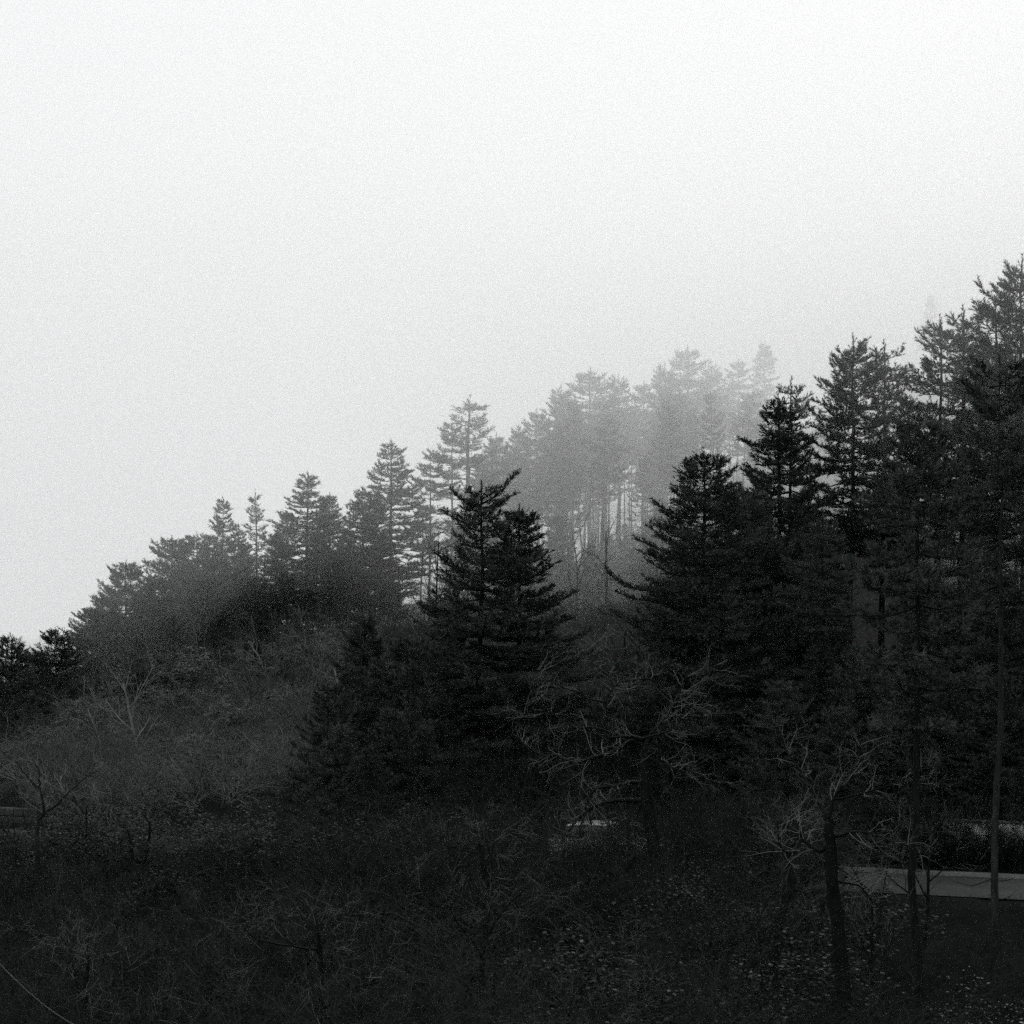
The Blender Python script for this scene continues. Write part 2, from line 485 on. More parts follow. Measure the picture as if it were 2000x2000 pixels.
PV['round'] = make_pine(114, 10.0, 0.10, 4.1, shape=0.66, whorl=0.50, per=5.8, curl=0.11, stubs=2, shoot=0.28, gaps=0.07)
PV['cone'] = make_pine(116, 14.0, 0.22, 3.4, shape=0.85, whorl=0.56, per=5.4, up_lo=-8, up_hi=22, curl=0.10, shoot=0.28, gaps=0.08)
PV['pole_lit'] = make_pine(117, 19.0, 0.60, 2.8, shape=0.7, whorl=0.62, per=5.0, curl=0.10, stubs=16, shoot=0.28, pale=True, trunk_r=0.13, sway_k=0.06)
PV['pole'] = make_pine(115, 19.0, 0.55, 2.8, shape=0.65, whorl=0.62, per=5.0, curl=0.10, stubs=22, shoot=0.28, trunk_r=0.15, sway_k=0.06)

def pine(v, u, vtop, y, label, group=None, **kw):
    return put_px(PV[v], "pine_tree", u, vtop, y, label, "pine tree", group, **kw)

NEAR = "dark pines standing nearest the lane"
pine('twin_a', 940, 945, 75, "dark pine with ragged, sparse, bent tip in front of the hazy gap", NEAR, rot=0.0, wid=1.15)
pine('twin_b', 1010, 992, 77, "dark bushy pine growing tight against the right side of the bent-tipped pine", NEAR, wid=1.15)
pine('mid', 1372, 884, 74, "broad dark pine with one limb swept out left across the hazy gap", NEAR, rot=0.0, wid=1.25)
pine('swept', 1517, 786, 82, "dark pine with upswept layered limbs just right of the broad pine", NEAR, wid=1.15)
pine('broad', 1657, 662, 86, "tallest-crowned dark pine of the pair left of the bright gap", NEAR, wid=1.0)
pine('loose', 1722, 674, 88, "slimmer right-hand pine of the pair left of the bright gap", NEAR, wid=1.0)
pine('loose', 1548, 742, 90, "sparse pine tip poking out left of the tall broad crown", NEAR, wid=0.9)
pine('loose_b', 1826, 626, 84, "see-through pine with bare lower trunk right of the bright gap", NEAR)
pine('loose', 1876, 608, 83, "thin-tipped pine just behind the see-through pine", NEAR, wid=1.0)
pine('loose_b', 1938, 588, 80, "dense round-topped pine second from the right edge", NEAR, wid=1.2)
pine('broad', 2002, 508, 78, "tallest dark pine cut off by the right edge", NEAR, wid=0.9)
pine('pole', 1801, 800, 45.5, "black straight pine trunk crossing the lane, crown lost in the dark", NEAR, wid=0.9)
pine('pole_lit', 1940, 690, 54, "straight pine trunk coloured as lit, crossing the lane near the right edge", NEAR, wid=0.9)
pine('tall', 1605, 1010, 72, "pine with bare dark trunk below the tall broad crown", NEAR)
pine('young', 714, 1204, 80, "small pointed young pine left of the bent-tipped pine", NEAR)
pine('round', 1455, 960, 80, "rounded dark pine filling the space below the upswept pine", NEAR)

FILL = "dark pines massed behind the lane"
for (v, u, vt, y) in [('young_b', 640, 1335, 73), ('young_b', 690, 1300, 76), ('young', 745, 1290, 78), ('round', 800, 1245, 77), ('young_b', 850, 1270, 74),
                      ('young', 665, 1420, 69), ('young_b', 760, 1390, 71), ('round', 880, 1210, 79), ('young_b', 720, 1460, 68.8), ('young', 830, 1420, 70.5), ('young', 625, 1470, 69.5)]:
    pine(v, u, vt, y, "low dark bushy pine " + ("topmost" if vt < 1300 else "halfway up" if vt < 1400 else "lowest") + " in the mass " + ("at its left edge" if u < 680 else "in its middle" if u < 790 else "next to the bent-tipped pine"), FILL)
for (v, u, vt, y) in [('round', 1330, 1130, 78), ('round', 1420, 1120, 80), ('tall_c', 1960, 690, 98), ('broad', 1500, 1040, 88), ('swept', 1570, 960, 92), 
                      ('round', 1560, 1160, 78), ('mid', 1640, 1200, 76), 
                      ('twin_b', 1930, 1060, 74), ('round', 1480, 1230, 74), ('twin_b', 1600, 1240, 72), ('round', 1690, 1260, 70.5), ('mid', 1790, 1180, 71),
                      ('round', 1880, 1150, 69), ('twin_b', 1960, 1120, 68), ('round', 1400, 1290, 73), ('loose', 1985, 700, 88), 
                      ('mid', 1480, 950, 84), ('round', 1530, 1330, 70), ('round', 1640, 1380, 68.5), ('round', 1745, 1370, 68), ('round', 1850, 1340, 67), ('round', 1950, 1320, 66), ('round', 1330, 1360, 73)]:
    pine(v, u, vt, y, "dark pine crowded " + ("high" if vt < 1050 else "midway" if vt < 1200 else "low") + " in the shade " + ("beside the broad swept pine" if u < 1450 else
         "beneath the upswept pine" if u < 1580 else "beneath the tall pair" if u < 1740 else "beneath the see-through pine" if u < 1900 else "at the right edge"), FILL)

LEFT = "pines along the left ridge"
pine('young', 20, 1246, 94, "small conifer with curled, nearly bare tip at the left edge", LEFT, wid=1.15)
pine('round', 70, 1272, 104, "low dark pine bush lowest on the left skyline", LEFT, wid=1.0)
pine('round', 112, 1230, 106, "dark knobbly low pine above the lowest bush on the left skyline", LEFT)
pine('round', 180, 1188, 116, "low hazy pine below the round-headed pine on the left skyline", LEFT)
pine('round', 243, 1100, 124, "round-headed pine standing out alone on the left skyline", LEFT, wid=1.05)
pine('round', 335, 1052, 128, "wide low-domed pine right of the round-headed pine", LEFT, wid=1.05)
pine('round', 388, 1046, 131, "domed pine tucked behind the wide low-domed pine", LEFT)
pine('cone', 434, 974, 133, "dense upright pine between the domed pine and the pale thin one", LEFT, wid=0.85)
pine('thin', 500, 963, 137, "pale thin conifer with bare lower trunk on the left ridge", LEFT)
pine('cone', 600, 926, 138, "large layered pine in the middle of the left ridge", LEFT, wid=1.3)
pine('twin_b', 645, 966, 142, "pine with rounded shoulder behind the large layered pine", LEFT)
pine('thin', 682, 982, 152, "faint little treetop between the layered pine and the tall ridge pine", LEFT)
pine('swept', 708, 955, 140, "pine with spreading left limbs below the tall ridge pine", LEFT, wid=1.2)
pine('cone', 763, 864, 146, "tall dense pine on the ridge left of the row of lit trunks", LEFT, wid=1.2)
for (v, u, vt, y) in [('round', 300, 1130, 120), ('round', 395, 1130, 122), ('young_b', 225, 1190, 117), ('round', 460, 1110, 128), ('twin_b', 540, 1040, 134), ('round', 560, 1120, 128),
                      ('round', 650, 1090, 133), ('swept', 620, 1060, 136), ('young_b', 150, 1235, 112), ('round', 330, 1200, 116), ('young_b', 430, 1200, 119), ('young_b', 510, 1190, 122), ('young_b', 270, 1250, 112),
                      ('round', 30, 1300, 98), ('young_b', 5, 1330, 92), ('twin_b', 480, 1060, 135),
                      ('twin_b', 560, 1000, 142), ('cone', 630, 1010, 146), ('cone', 680, 1030, 147), ('twin_b', 730, 960, 150), ('mid', 745, 1040, 140), ('round', 700, 1110, 136),
                      ('round', 600, 1150, 128), ('round', 500, 1130, 127), ('cone', 465, 1030, 138), ('round', 370, 1110, 126), ('round', 420, 1080, 129), ('round', 280, 1160, 120), ('round', 760, 1130, 138), ('round', 210, 1160, 121)]:
    pine(v, u, vt, y, "dim pine " + ("just under" if vt < 1080 else "midway below" if vt < 1160 else "well below") + " the left skyline, " + ("left of the round-headed pine" if u < 240 else
         "by the wide low-domed pine" if u < 400 else "by the pale thin conifer" if u < 540 else "by the large layered pine" if u < 670 else "by the tall ridge pine"), "dim pines under the left skyline")

HAZY = "hazy tall pines on the upper ridge"
for (v, u, vt, y, lab, w) in [
    ('tall_c', 838, 882, 152, "leftmost flat-topped pine over the row of lit bare trunks", 0.9),
    ('tall_c', 880, 826, 156, "second pine over the row of lit bare trunks", 0.9),
    ('thin', 921, 780, 162, "pine with thin bare spiky tip above the lit trunks", 1.8),
    ('tall', 968, 848, 170, "low hazy crown right of the bare spiky tip", 0.9),
    ('tall_b', 1012, 832, 174, "hazy crown rising in the dip right of the bare spiky tip", 0.9),
    ('tall', 1050, 800, 178, "hazy crown left below the first rounded hump of the ridge", 0.9),
    ('tall_b', 1098, 755, 184, "hazy crown on the left shoulder of the first hump", 1.0),
    ('tall', 1150, 722, 188, "hazy rounded pine topping the first hump of the ridge", 1.3),
    ('tall_b', 1208, 733, 194, "hazy pine right of the first hump's top", 1.0),
    ('tall', 1255, 746, 197, "hazy pine in the notch between the two humps", 0.9),
    ('tall_b', 1298, 712, 200, "pale pine on the left shoulder of the second hump", 1.0),
    ('tall', 1342, 678, 202, "pale pine topping the second hump of the ridge", 1.2),
    ('tall_b', 1388, 712, 208, "pale pine right of the second hump's top", 1.0),
    ('tall', 1440, 702, 216, "pale crown left of the faint pointed spire", 0.9),
    ('spire', 1492, 668, 226, "faint pointed spire-shaped conifer on the pale ridge", 1.2),
    ('spire', 1818, 574, 285, "faintest conifer spire, almost white, above the right-hand pines", 1.2),
    ('tall', 1862, 628, 280, "almost white crown beside the faintest spire", 1.0)]:
    pine(v, u, vt, y, lab, HAZY, wid=w)
hz = random.Random(5)
for i in range(104):
    u = hz.uniform(800, 1640) if i % 3 == 0 else hz.uniform(930, 1420)
    y = hz.uniform(165, 245) if u > 930 else hz.uniform(148, 185)
    top = np.interp(u, [800, 880, 930, 1010, 1100, 1150, 1250, 1340, 1440, 1640], [930, 880, 860, 860, 800, 765, 785, 730, 750, 800])
    pine(hz.choice(['tall', 'tall_c', 'tall_c', 'loose', 'loose_b', 'pole']), u, top + hz.uniform(0, 110), y, "bare-stemmed pine within the hazy stand, " + ("over the lit trunks" if u < 930 else "in the dip right of the bare spiky tip" if u < 1060 else "under the first hump" if u < 1200
         else "in the notch between the humps" if u < 1300 else "under the second hump" if u < 1420 else "near the faint spire"),
         "pines inside the hazy stand", wid=hz.uniform(0.5, 0.95), tilt=(hz.uniform(-0.05, 0.05), hz.uniform(-0.05, 0.05)))
for i in range(16):
    u = 860 + 600 * (i + hz.random()) / 16
    pine(hz.choice(['young_b', 'young', 'round', 'cone']), u, hz.uniform(985, 1075), hz.uniform(150, 182), "low hazy young pine at the feet of the hazy stand", "young pines in the haze", wid=hz.uniform(0.7, 1.0))

# ------------------------------------------------------------------ bare trees and shrubs
def grow(out, p, d, L, rad, level, maxl, r, nch, wob, trop, ratio, K=6):
    P = [p]; dd = d
    for i in range(K - 1):
        dd = norm(dd + r.normal(0, wob, 3) + UPV * trop)
        P.append(P[-1] + dd * L / (K - 1))
    P = np.array(P)
    out.append((level, P, np.linspace(rad, rad * 0.45, K)))
    if level >= maxl: return
    n = nch[level]
    n = int(n) + (r.rand() < n % 1)
    for j in range(n):
        q = 0.25 + 0.75 * (j + r.rand()) / n
        i = min(int(q * (K - 1)), K - 2); a = q * (K - 1) - i
        pp = P[i] * (1 - a) + P[i + 1] * a
        base = norm(P[i + 1] - P[i])
        rv = norm(np.cross(base, r.normal(size=3)))
        ang = R(26 + 40 * r.rand())
        nd = norm(base * math.cos(ang) + rv * math.sin(ang))
        grow(out, pp, nd, L * ratio * (0.6 + 0.6 * r.rand()), max(rad * (1 - 0.55 * q) * 0.55, 0.0028), level + 1, maxl, r, nch, wob * 1.12, trop, ratio, max(4, K - 1))

def bare_from(out, H, twig, limb, trunk_name="trunk", leaves=0, seed=0, leaf_size=0.05, lv=(0, 2), leaf_mat='leaf'):
    parts = []
    a = [(P, q) for l, P, q in out if l <= lv[0]]
    b = [(P, q) for l, P, q in out if lv[0] < l <= lv[1]]
    c = [(P, q) for l, P, q in out if l > lv[1]]
    for nm, lst, s, m in ((trunk_name, a, 7, limb), ("branches", b, 4, limb if trunk_name == "trunk" else twig), ("twigs", c, 3, twig)):
        if lst:
            me = tube_mesh(nm, lst, s); me.materials.append(M[m]); parts.append((nm, me))
    if leaves:
        r = np.random.RandomState(seed)
        tips = np.concatenate([P[1:] for l, P, q in out if l >= max(lv[1], 1)])
        pick = tips[r.randint(0, len(tips), leaves)] + r.normal(0, 0.05, (leaves, 3))
        d = r.normal(size=(leaves, 3)); d[:, 2] *= 0.5; d /= np.linalg.norm(d, axis=1, keepdims=True)
        s = np.cross(d, UPV + r.normal(0, 0.4, (leaves, 3))); s /= np.linalg.norm(s, axis=1, keepdims=True)
        L = (leaf_size * (0.6 + 0.8 * r.rand(leaves)))[:, None]
        v = np.stack([pick, pick + d * L * 0.5 + s * L * 0.32, pick + d * L, pick + d * L * 0.5 - s * L * 0.32], 1).reshape(-1, 3)
        me = new_mesh("leaves", v, np.arange(len(v)).reshape(-1, 4), 4); me.materials.append(M[leaf_mat]); parts.append(("leaves", me))
    return dict(kind='bare', H=H, R=H * 0.4, parts=parts)

def make_bare(seed, H, twig='twig', limb='limb', nch=(8, 5, 4.5, 3.5), wob=0.16, trop=0.05, ratio=0.56, lean=(0, 0), leaves=0):
    r = np.random.RandomState(seed); out = []
    grow(out, np.array([0, 0, -0.3]), norm(np.array([lean[0], lean[1], 1.0])), H * 0.68, 0.012 * H + 0.02, 0, 4, r, nch, wob * 0.45, trop, ratio, 8)
    top = max(P[:, 2].max() for _, P, _ in out)
    return bare_from(out, top, twig, limb, lv=(0, 2), leaves=leaves, seed=seed, leaf_size=0.13, leaf_mat='dry_leaf')

def make_shrub(seed, H, stems=9, twig='twig', nch=(6, 5, 4), spread=0.55, leaves=0, wob=0.2, trop=0.05, leaf_mat='leaf'):
    r = np.random.RandomState(seed); out = []
    for i in range(stems):
        a = r.rand() * 6.28; s = spread * (0.3 + r.rand())
        grow(out, np.array([0.25 * math.cos(a), 0.25 * math.sin(a), -0.15]), norm(np.array([s * math.cos(a), s * math.sin(a), 1.0])), H * (0.55 + 0.3 * r.rand()),
             0.007 * H + 0.006, 0, 3, r, nch, wob * 0.6, trop, 0.55, 7)
    top = np.percentile(np.concatenate([P[:, 2] for _, P, _ in out]), 99.5)
    return bare_from(out, top, twig, twig, "stems", leaves, seed, 0.055, lv=(0, 1), leaf_mat=leaf_mat)

BV = [make_bare(201, 9), make_bare(202, 8, wob=0.22), make_bare(203, 10, ratio=0.5), make_bare(204, 7, wob=0.26, trop=0.02), make_bare(205, 9, nch=(10, 6, 4, 3), ratio=0.45)]
WV = [make_bare(206, 8, limb='twig', wob=0.2), make_bare(207, 7, limb='twig', wob=0.24, nch=(9, 6, 4, 3))]
SV = [make_shrub(301, 3.2), make_shrub(302, 2.6, stems=12, spread=0.8), make_shrub(303, 3.8, stems=7, spread=0.4), make_shrub(304, 2.2, stems=12, spread=1.0, trop=-0.02),
      make_shrub(305, 3.4, stems=8, wob=0.3)]
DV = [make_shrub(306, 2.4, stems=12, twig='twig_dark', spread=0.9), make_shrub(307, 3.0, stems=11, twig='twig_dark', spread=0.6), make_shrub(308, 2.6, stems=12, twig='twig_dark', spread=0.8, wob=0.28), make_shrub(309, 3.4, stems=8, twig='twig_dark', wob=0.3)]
LV = [make_shrub(311, 2.6, stems=10, twig='twig_dark', nch=(6, 5, 3), leaves=9000), make_shrub(312, 2.0, stems=10, twig='twig_dark', nch=(6, 5, 3), spread=0.9, leaves=9000)]
GV = [make_shrub(313, 2.4, stems=9, twig='twig_dark', nch=(6, 5, 3), spread=0.8, leaves=2600, leaf_mat='glossy_leaf')]

OV = [make_bare(211, 8, nch=(9, 5, 4, 3), leaves=15000, limb='twig'), make_bare(212, 7, nch=(9, 5, 4, 3), wob=0.22, leaves=13000, limb='twig'), make_bare(213, 9, nch=(10, 5, 4, 3), leaves=15000, limb='twig')]

def bare(i, u, vtop, y, label, group="bare trees among the scrub", **kw):
    return put_px(BV[i], "bare_tree", u, vtop, y, label, "bare tree", group, **kw)

# the crooked oak in front of the lane: limbs drawn out sideways, each with its own depth
def crooked(u0, y0, limbs, seed, twig, limb, zfoot_sink=0.2):
    """limbs: list of (points [(u, v, dy)], radius); returns variant with foot at origin"""
    r = np.random.RandomState(seed)
    x0 = (u0 - 1000) / F * y0
    z0 = ground_at(x0, y0)
    out = []
    for k, (pts, rad) in enumerate(limbs):
        P = np.array([((u - u0) / F * y0, dy, (HV - v) / F * y0 - z0) for u, v, dy in pts])
        n = max(8, 3 * len(P))
        t = np.linspace(0, len(P) - 1, n); i = np.minimum(t.astype(int), len(P) - 2); a = (t - i)[:, None]
        # Catmull-Rom through the joints
        Pm = np.r_[[2 * P[0] - P[1]], P, [2 * P[-1] - P[-2]]]
        p0, p1, p2, p3 = Pm[i], Pm[i + 1], Pm[i + 2], Pm[i + 3]
        Q = 0.5 * (2 * p1 + (p2 - p0) * a + (2 * p0 - 5 * p1 + 4 * p2 - p3) * a ** 2 + (3 * p1 - p0 - 3 * p2 + p3) * a ** 3)
        Q = Q + r.normal(0, 0.012, Q.shape)
        out.append((0 if k == 0 else 1, Q, np.linspace(rad * 1.25, rad * (0.75 if k == 0 else 0.28), n)))
        if k == 0: continue
        m = int(n * 0.9)
        for j in range(m):
            q = 0.2 + 0.8 * (j + r.rand()) / m
            ii = min(int(q * (n - 1)), n - 2)
            base = norm(Q[ii + 1] - Q[ii])
            rv = norm(np.cross(base, r.normal(size=3)))
            ang = R(38 + 45 * r.rand())
            grow(out, Q[ii], norm(base * math.cos(ang) + rv * math.sin(ang) + UPV * 0.12), 0.35 + 0.85 * r.rand(), max(rad * 0.30 * (1 - 0.5 * q), 0.009), 3, 5, r,
                 (0, 0, 0, 2.8, 2.0), 0.20, 0.04, 0.60, 7)
    H = max(P[:, 2].max() for _, P, _ in out)
    v = bare_from(out, H, twig, limb, lv=(0, 2))
    return v, x0, z0, H

ov, ox, oz, oH = crooked(1290, 57, [
    ([(1296, 1870, 0), (1288, 1740, 0), (1275, 1630, 0), (1262, 1540, 0), (1262, 1455, 0)], 0.20),
    ([(1262, 1455, 0), (1235, 1448, .1), (1200, 1470, .3), (1160, 1482, .5), (1125, 1492, .6), (1090, 1480, .8), (1060, 1480, 1), (1030, 1462, 1.1), (1016, 1452, 1.2)], 0.07),
    ([(1260, 1446, 0), (1225, 1438, -.1), (1184, 1440, -.3)], 0.07),
    ([(1184, 1440, -.3), (1184, 1400, -.35), (1183, 1368, -.4), (1198, 1342, -.5), (1212, 1330, -.5), (1245, 1326, -.7), (1275, 1322, -.9)], 0.035),
    ([(1183, 1370, -.4), (1150, 1364, -.7), (1120, 1348, -1), (1080, 1332, -1.4), (1055, 1322, -1.6), (1046, 1300, -1.7)], 0.026),
    ([(1200, 1342, -.5), (1185, 1318, -.3), (1165, 1300, 0), (1148, 1285, .2), (1145, 1265, .3)], 0.022),
    ([(1225, 1438, -.1), (1160, 1422, .6), (1138, 1424, .9), (1105, 1415, 1.2), (1075, 1395, 1.5), (1040, 1405, 1.7), (1018, 1395, 1.8)], 0.03),
    ([(1262, 1455, 0), (1275, 1430, .2), (1300, 1405, .5), (1320, 1378, .8), (1335, 1350, 1), (1350, 1320, 1.1), (1390, 1318, 1.3), (1415, 1292, 1.4)], 0.045),
    ([(1320, 1378, .8), (1350, 1362, .5), (1375, 1375, .3), (1382, 1400, .2)], 0.02),
    ([(1250, 1442, 0), (1290, 1430, -.6), (1318, 1415, -1), (1326, 1380, -1.3)], 0.03),
    ([(1265, 1460, 0), (1285, 1465, -.4), (1300, 1490, -.8), (1335, 1502, -1.2), (1360, 1495, -1.5)], 0.028),
    ([(1260, 1530, 0), (1235, 1526, -.2), (1200, 1533, -.5), (1165, 1536, -.8), (1145, 1555, -1), (1138, 1590, -1.2), (1130, 1610, -1.3), (1128, 1640, -1.4)], 0.05),
    ([(1268, 1572, 0), (1245, 1564, .2), (1195, 1568, .5), (1165, 1578, .7), (1140, 1595, .8), (1115, 1625, .9), (1103, 1650, 1), (1103, 1680, 1), (1108, 1720, 1)], 0.062),
    ([(1185, 1572, .5), (1192, 1610, .4), (1198, 1650, .3), (1205, 1700, .2)], 0.022),
    ([(1195, 1580, .5), (1225, 1600, .6), (1244, 1625, .7), (1248, 1660, .8)], 0.022),
    ([(1152, 1590, .8), (1155, 1620, .6), (1130, 1635, .5), (1112, 1645, .4), (1080, 1630, .3)], 0.03)], 77, 'twig_bright', 'limb')
put(ov, "bare_tree", ox, 57, oH, "crooked bare tree with pale sideways limbs in front of the dark pines", "bare tree", "bare trees among the scrub", rot=0.0, sink=0.0, z=oz)

fv, fx, fz, fH = crooked(1650, 46, [
    ([(1655, 2080, 0), (1648, 1930, 0), (1640, 1850, 0), (1628, 1740, 0), (1622, 1650, 0), (1618, 1600, 0)], 0.16),
    ([(1622, 1650, 0), (1600, 1665, .2), (1575, 1640, .4), (1565, 1615, .6), (1585, 1600, .7), (1600, 1580, .8)], 0.05),
    ([(1575, 1640, .4), (1555, 1660, .2), (1535, 1665, 0), (1520, 1640, -.1), (1516, 1600, -.2)], 0.04),
    ([(1622, 1640, 0), (1660, 1622, -.3), (1700, 1625, -.6), (1740, 1640, -.9), (1780, 1640, -1.2)], 0.035),
    ([(1618, 1600, 0), (1630, 1565, .3), (1660, 1530, .6), (1690, 1490, 1), (1700, 1450, 1.2)], 0.045),
    ([(1618, 1600, 0), (1600, 1560, .4), (1570, 1510, .7), (1545, 1460, 1), (1535, 1420, 1.2)], 0.045),
    ([(1625, 1720, 0), (1660, 1728, .3), (1685, 1735, .5), (1705, 1755, .7), (1740, 1765, 1)], 0.03),
    ([(1630, 1565, .3), (1700, 1545, 0), (1760, 1520, -.3), (1800, 1495, -.5)], 0.025)], 78, 'twig', 'limb')
put(fv, "bare_tree", fx, 46, fH, "leaning dark bare tree with forked crown in front of the lane at right", "bare tree", "bare trees among the scrub", rot=0.0, sink=0.0, z=fz)

sv, sx, sz, sH = crooked(1520, 52, [
    ([(1505, 1850, 0), (1520, 1800, 0), (1545, 1735, 0), (1540, 1690, 0), (1536, 1662, 0)], 0.11),
    ([(1536, 1662, 0), (1520, 1645, .2), (1516, 1610, .3)], 0.05),
    ([(1536, 1662, 0), (1560, 1630, -.2), (1568, 1620, -.3), (1600, 1605, -.6)], 0.055),
    ([(1545, 1735, 0), (1580, 1745, -.4), (1610, 1765, -.8)], 0.03)], 79, 'twig', 'limb')
put(sv, "bare_tree", sx, 52, sH, "short dark bare tree bent like an elbow beside the leaning tree", "bare tree", "bare trees among the scrub", rot=0.0, sink=0.0, z=sz)

vv, vx, vz, vH = crooked(270, 63, [
    ([(272, 1800, 0), (270, 1740, 0), (270, 1705, 0)], 0.12),
    ([(270, 1705, 0), (258, 1680, .1), (252, 1640, .2), (240, 1615, .3), (222, 1600, .4)], 0.075),
    ([(270, 1705, 0), (282, 1680, -.1), (292, 1645, -.2), (296, 1610, -.3), (285, 1590, -.4)], 0.075),
    ([(252, 1640, .2), (235, 1635, .5), (225, 1645, .7)], 0.03)], 80, 'twig', 'limb')
put(vv, "bare_tree", vx, 63, vH, "dark bare tree forked like a V before the pale verge at left", "bare tree", "bare trees among the scrub", rot=0.0, sink=0.0, z=vz)

lv_, lx, lz, lH = crooked(74, 62, [
    ([(77, 1800, 0), (75, 1700, 0), (72, 1640, 0), (76, 1600, 0)], 0.085),
    ([(76, 1600, 0), (70, 1575, .2), (60, 1562, .4), (40, 1550, .8)], 0.045),
    ([(76, 1600, 0), (90, 1585, -.2), (84, 1540, -.4), (85, 1505, -.6), (75, 1480, -.8)], 0.045),
    ([(80, 1590, 0), (105, 1575, .3), (130, 1545, .6), (160, 1520, .9), (182, 1508, 1.1)], 0.04),
    ([(84, 1540, -.4), (60, 1510, -.7), (45, 1480, -1)], 0.03)], 81, 'twig', 'twig_dark')
put(lv_, "bare_tree", lx, 62, lH, "pale bare tree with crooked branching crown near the left edge", "bare tree", "bare trees among the scrub", rot=0.0, sink=0.0, z=lz)

bare(2, 164, 1480, 66, "slender bare tree with straight pale stem right of the crooked left tree", wid=0.7)
bare(0, 545, 1370, 88, "wide grey bare crown left of the low dark pines")
bare(1, 380, 1290, 98, "grey bare tree high on the left scrub slope")
bare(4, 300, 1370, 92, "grey bare tree in the middle of the left scrub slope")
bare(3, 460, 1440, 84, "low spreading bare tree above the pale verge")
bare(4, 620, 1270, 104, "misty bare tree behind the small pointed pine")
bare(2, 850, 1530, 58, "slender bare stem below the bent-tipped pine", wid=0.6)
bare(3, 970, 1560, 56, "low bare tree left of the crooked tree's trunk")
bare(1, 1800, 1440, 55, "bare tree beside the black straight trunk", wid=0.8)
bare(0, 1480, 1430, 63, "bare tree with upright fan of twigs right of the crooked tree", wid=0.7)
for (u, H, k) in [(1105, 3.2, 0), (1150, 2.6, 1), (1190, 3.0, 2), (1235, 2.8, 0), (1275, 3.2, 1), (1130, 2.2, 2), (1215, 2.1, 1)]:
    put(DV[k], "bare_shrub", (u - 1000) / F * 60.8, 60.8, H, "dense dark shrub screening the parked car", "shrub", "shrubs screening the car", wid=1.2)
for i, (u, vt, y, w, lab) in enumerate([(150, 1760, 45, 1.0, "small dark tree low in the bottom left thicket"), (420, 1720, 47, 1.1, "small crooked tree in the thicket under the V-forked tree"),
        (640, 1700, 46, 1.0, "small crooked tree in the thicket left of the bottom centre"), (930, 1690, 47, 1.2, "small forked tree in the thicket at the bottom centre"),
        (1120, 1780, 44, 1.3, "low spreading bare tree under the crooked tree"), (1440, 1690, 47, 0.9, "thin dark tree among the glossy-leaved shrubs"),
        (1700, 1560, 49, 0.6, "thin pale leaning sapling between the leaning tree and the black trunk")]):
    bare((3, 1, 3, 3, 1, 4, 2)[i], u, vt, y, lab, wid=w)
bare(0, 1190, 1240, 90, "misty bare tree at the foot of the hazy gap")

zr = random.Random(21)
for (k, u, vt, y, lab) in [(0, 300, 1262, 108, "grey bushy tree high on the left slope under the round-headed pine"), (1, 385, 1275, 104, "grey bushy tree under the wide low-domed pine"),
        (2, 470, 1268, 106, "grey bushy tree under the pale thin conifer"), (0, 560, 1262, 108, "grey bushy tree under the large layered pine"), (1, 640, 1250, 110, "misty bushy tree beside the small pointed pine"),
        (2, 215, 1320, 98, "grey bushy tree left of the middle of the scrub slope"), (0, 330, 1345, 95, "broad pale bushy crown in the middle of the scrub slope"), (1, 430, 1370, 92, "pale bushy crown right of the scrub slope's middle"),
        (2, 520, 1350, 94, "grey bushy tree left of the low dark pines"), (0, 600, 1340, 96, "grey bushy tree tucked behind the low dark pines"), (1, 140, 1380, 92, "dim bushy tree low on the far left slope"),
        (2, 250, 1420, 87, "dark bushy tree above the V-forked tree"), (0, 380, 1440, 86, "bushy tree above the lane's left stretch"), (1, 500, 1450, 85, "bushy tree above the lane left of the low dark pines"),
        (2, 60, 1420, 88, "dim bushy tree above the stone wall"), (0, 700, 1228, 112, "misty bushy tree behind the low dark pines")]:
    put_px(OV[k], "bushy_tree", u, vt - 14, y, lab, "tree", "bushy trees on the left slope", wid=zr.uniform(1.1, 1.5))
for i in range(26):
    u = 840 + 640 * (i + zr.random()) / 26
    y = zr.uniform(125, 175)
    x = (u - 1000) / F * y
    put(zr.choice(BV), "bare_tree", x, y, zr.uniform(6, 10), "slender hazy bare sapling on the slope below the hazy stand", "bare tree", "saplings below the hazy stand", wid=zr.uniform(0.45, 0.8))
for i in range(16):
    u = 60 + 640 * (i + zr.random()) / 16
    y = zr.uniform(84, 124)
    x = (u - 1000) / F * y
    put(zr.choice(WV), "bare_tree", x, y, zr.uniform(4.5, 7), "grey bare sapling scattered over the left scrub slope", "bare tree", "saplings on the left scrub slope", wid=zr.uniform(0.8, 1.2))
def ok_gap(u, y, H, z):
    """keep the lane in view at right and the verge glimpses at left"""
    vt = HV - F * (z + H) / y
    if u > 1560 and y < 60 and vt < 1765: return False
    return True
def whereabouts(u):
    for a, t in ((180, "near the left edge"), (420, "beneath the V-forked tree"), (640, "left of the low dark pines"), (880, "beneath the low dark pines"), (1100, "beneath the bent-tipped pine"),
                 (1330, "beneath the crooked bare tree"), (1540, "right of the crooked bare tree"), (1760, "around the leaning dark tree")):
        if u < a: return t
    return "near the right edge"
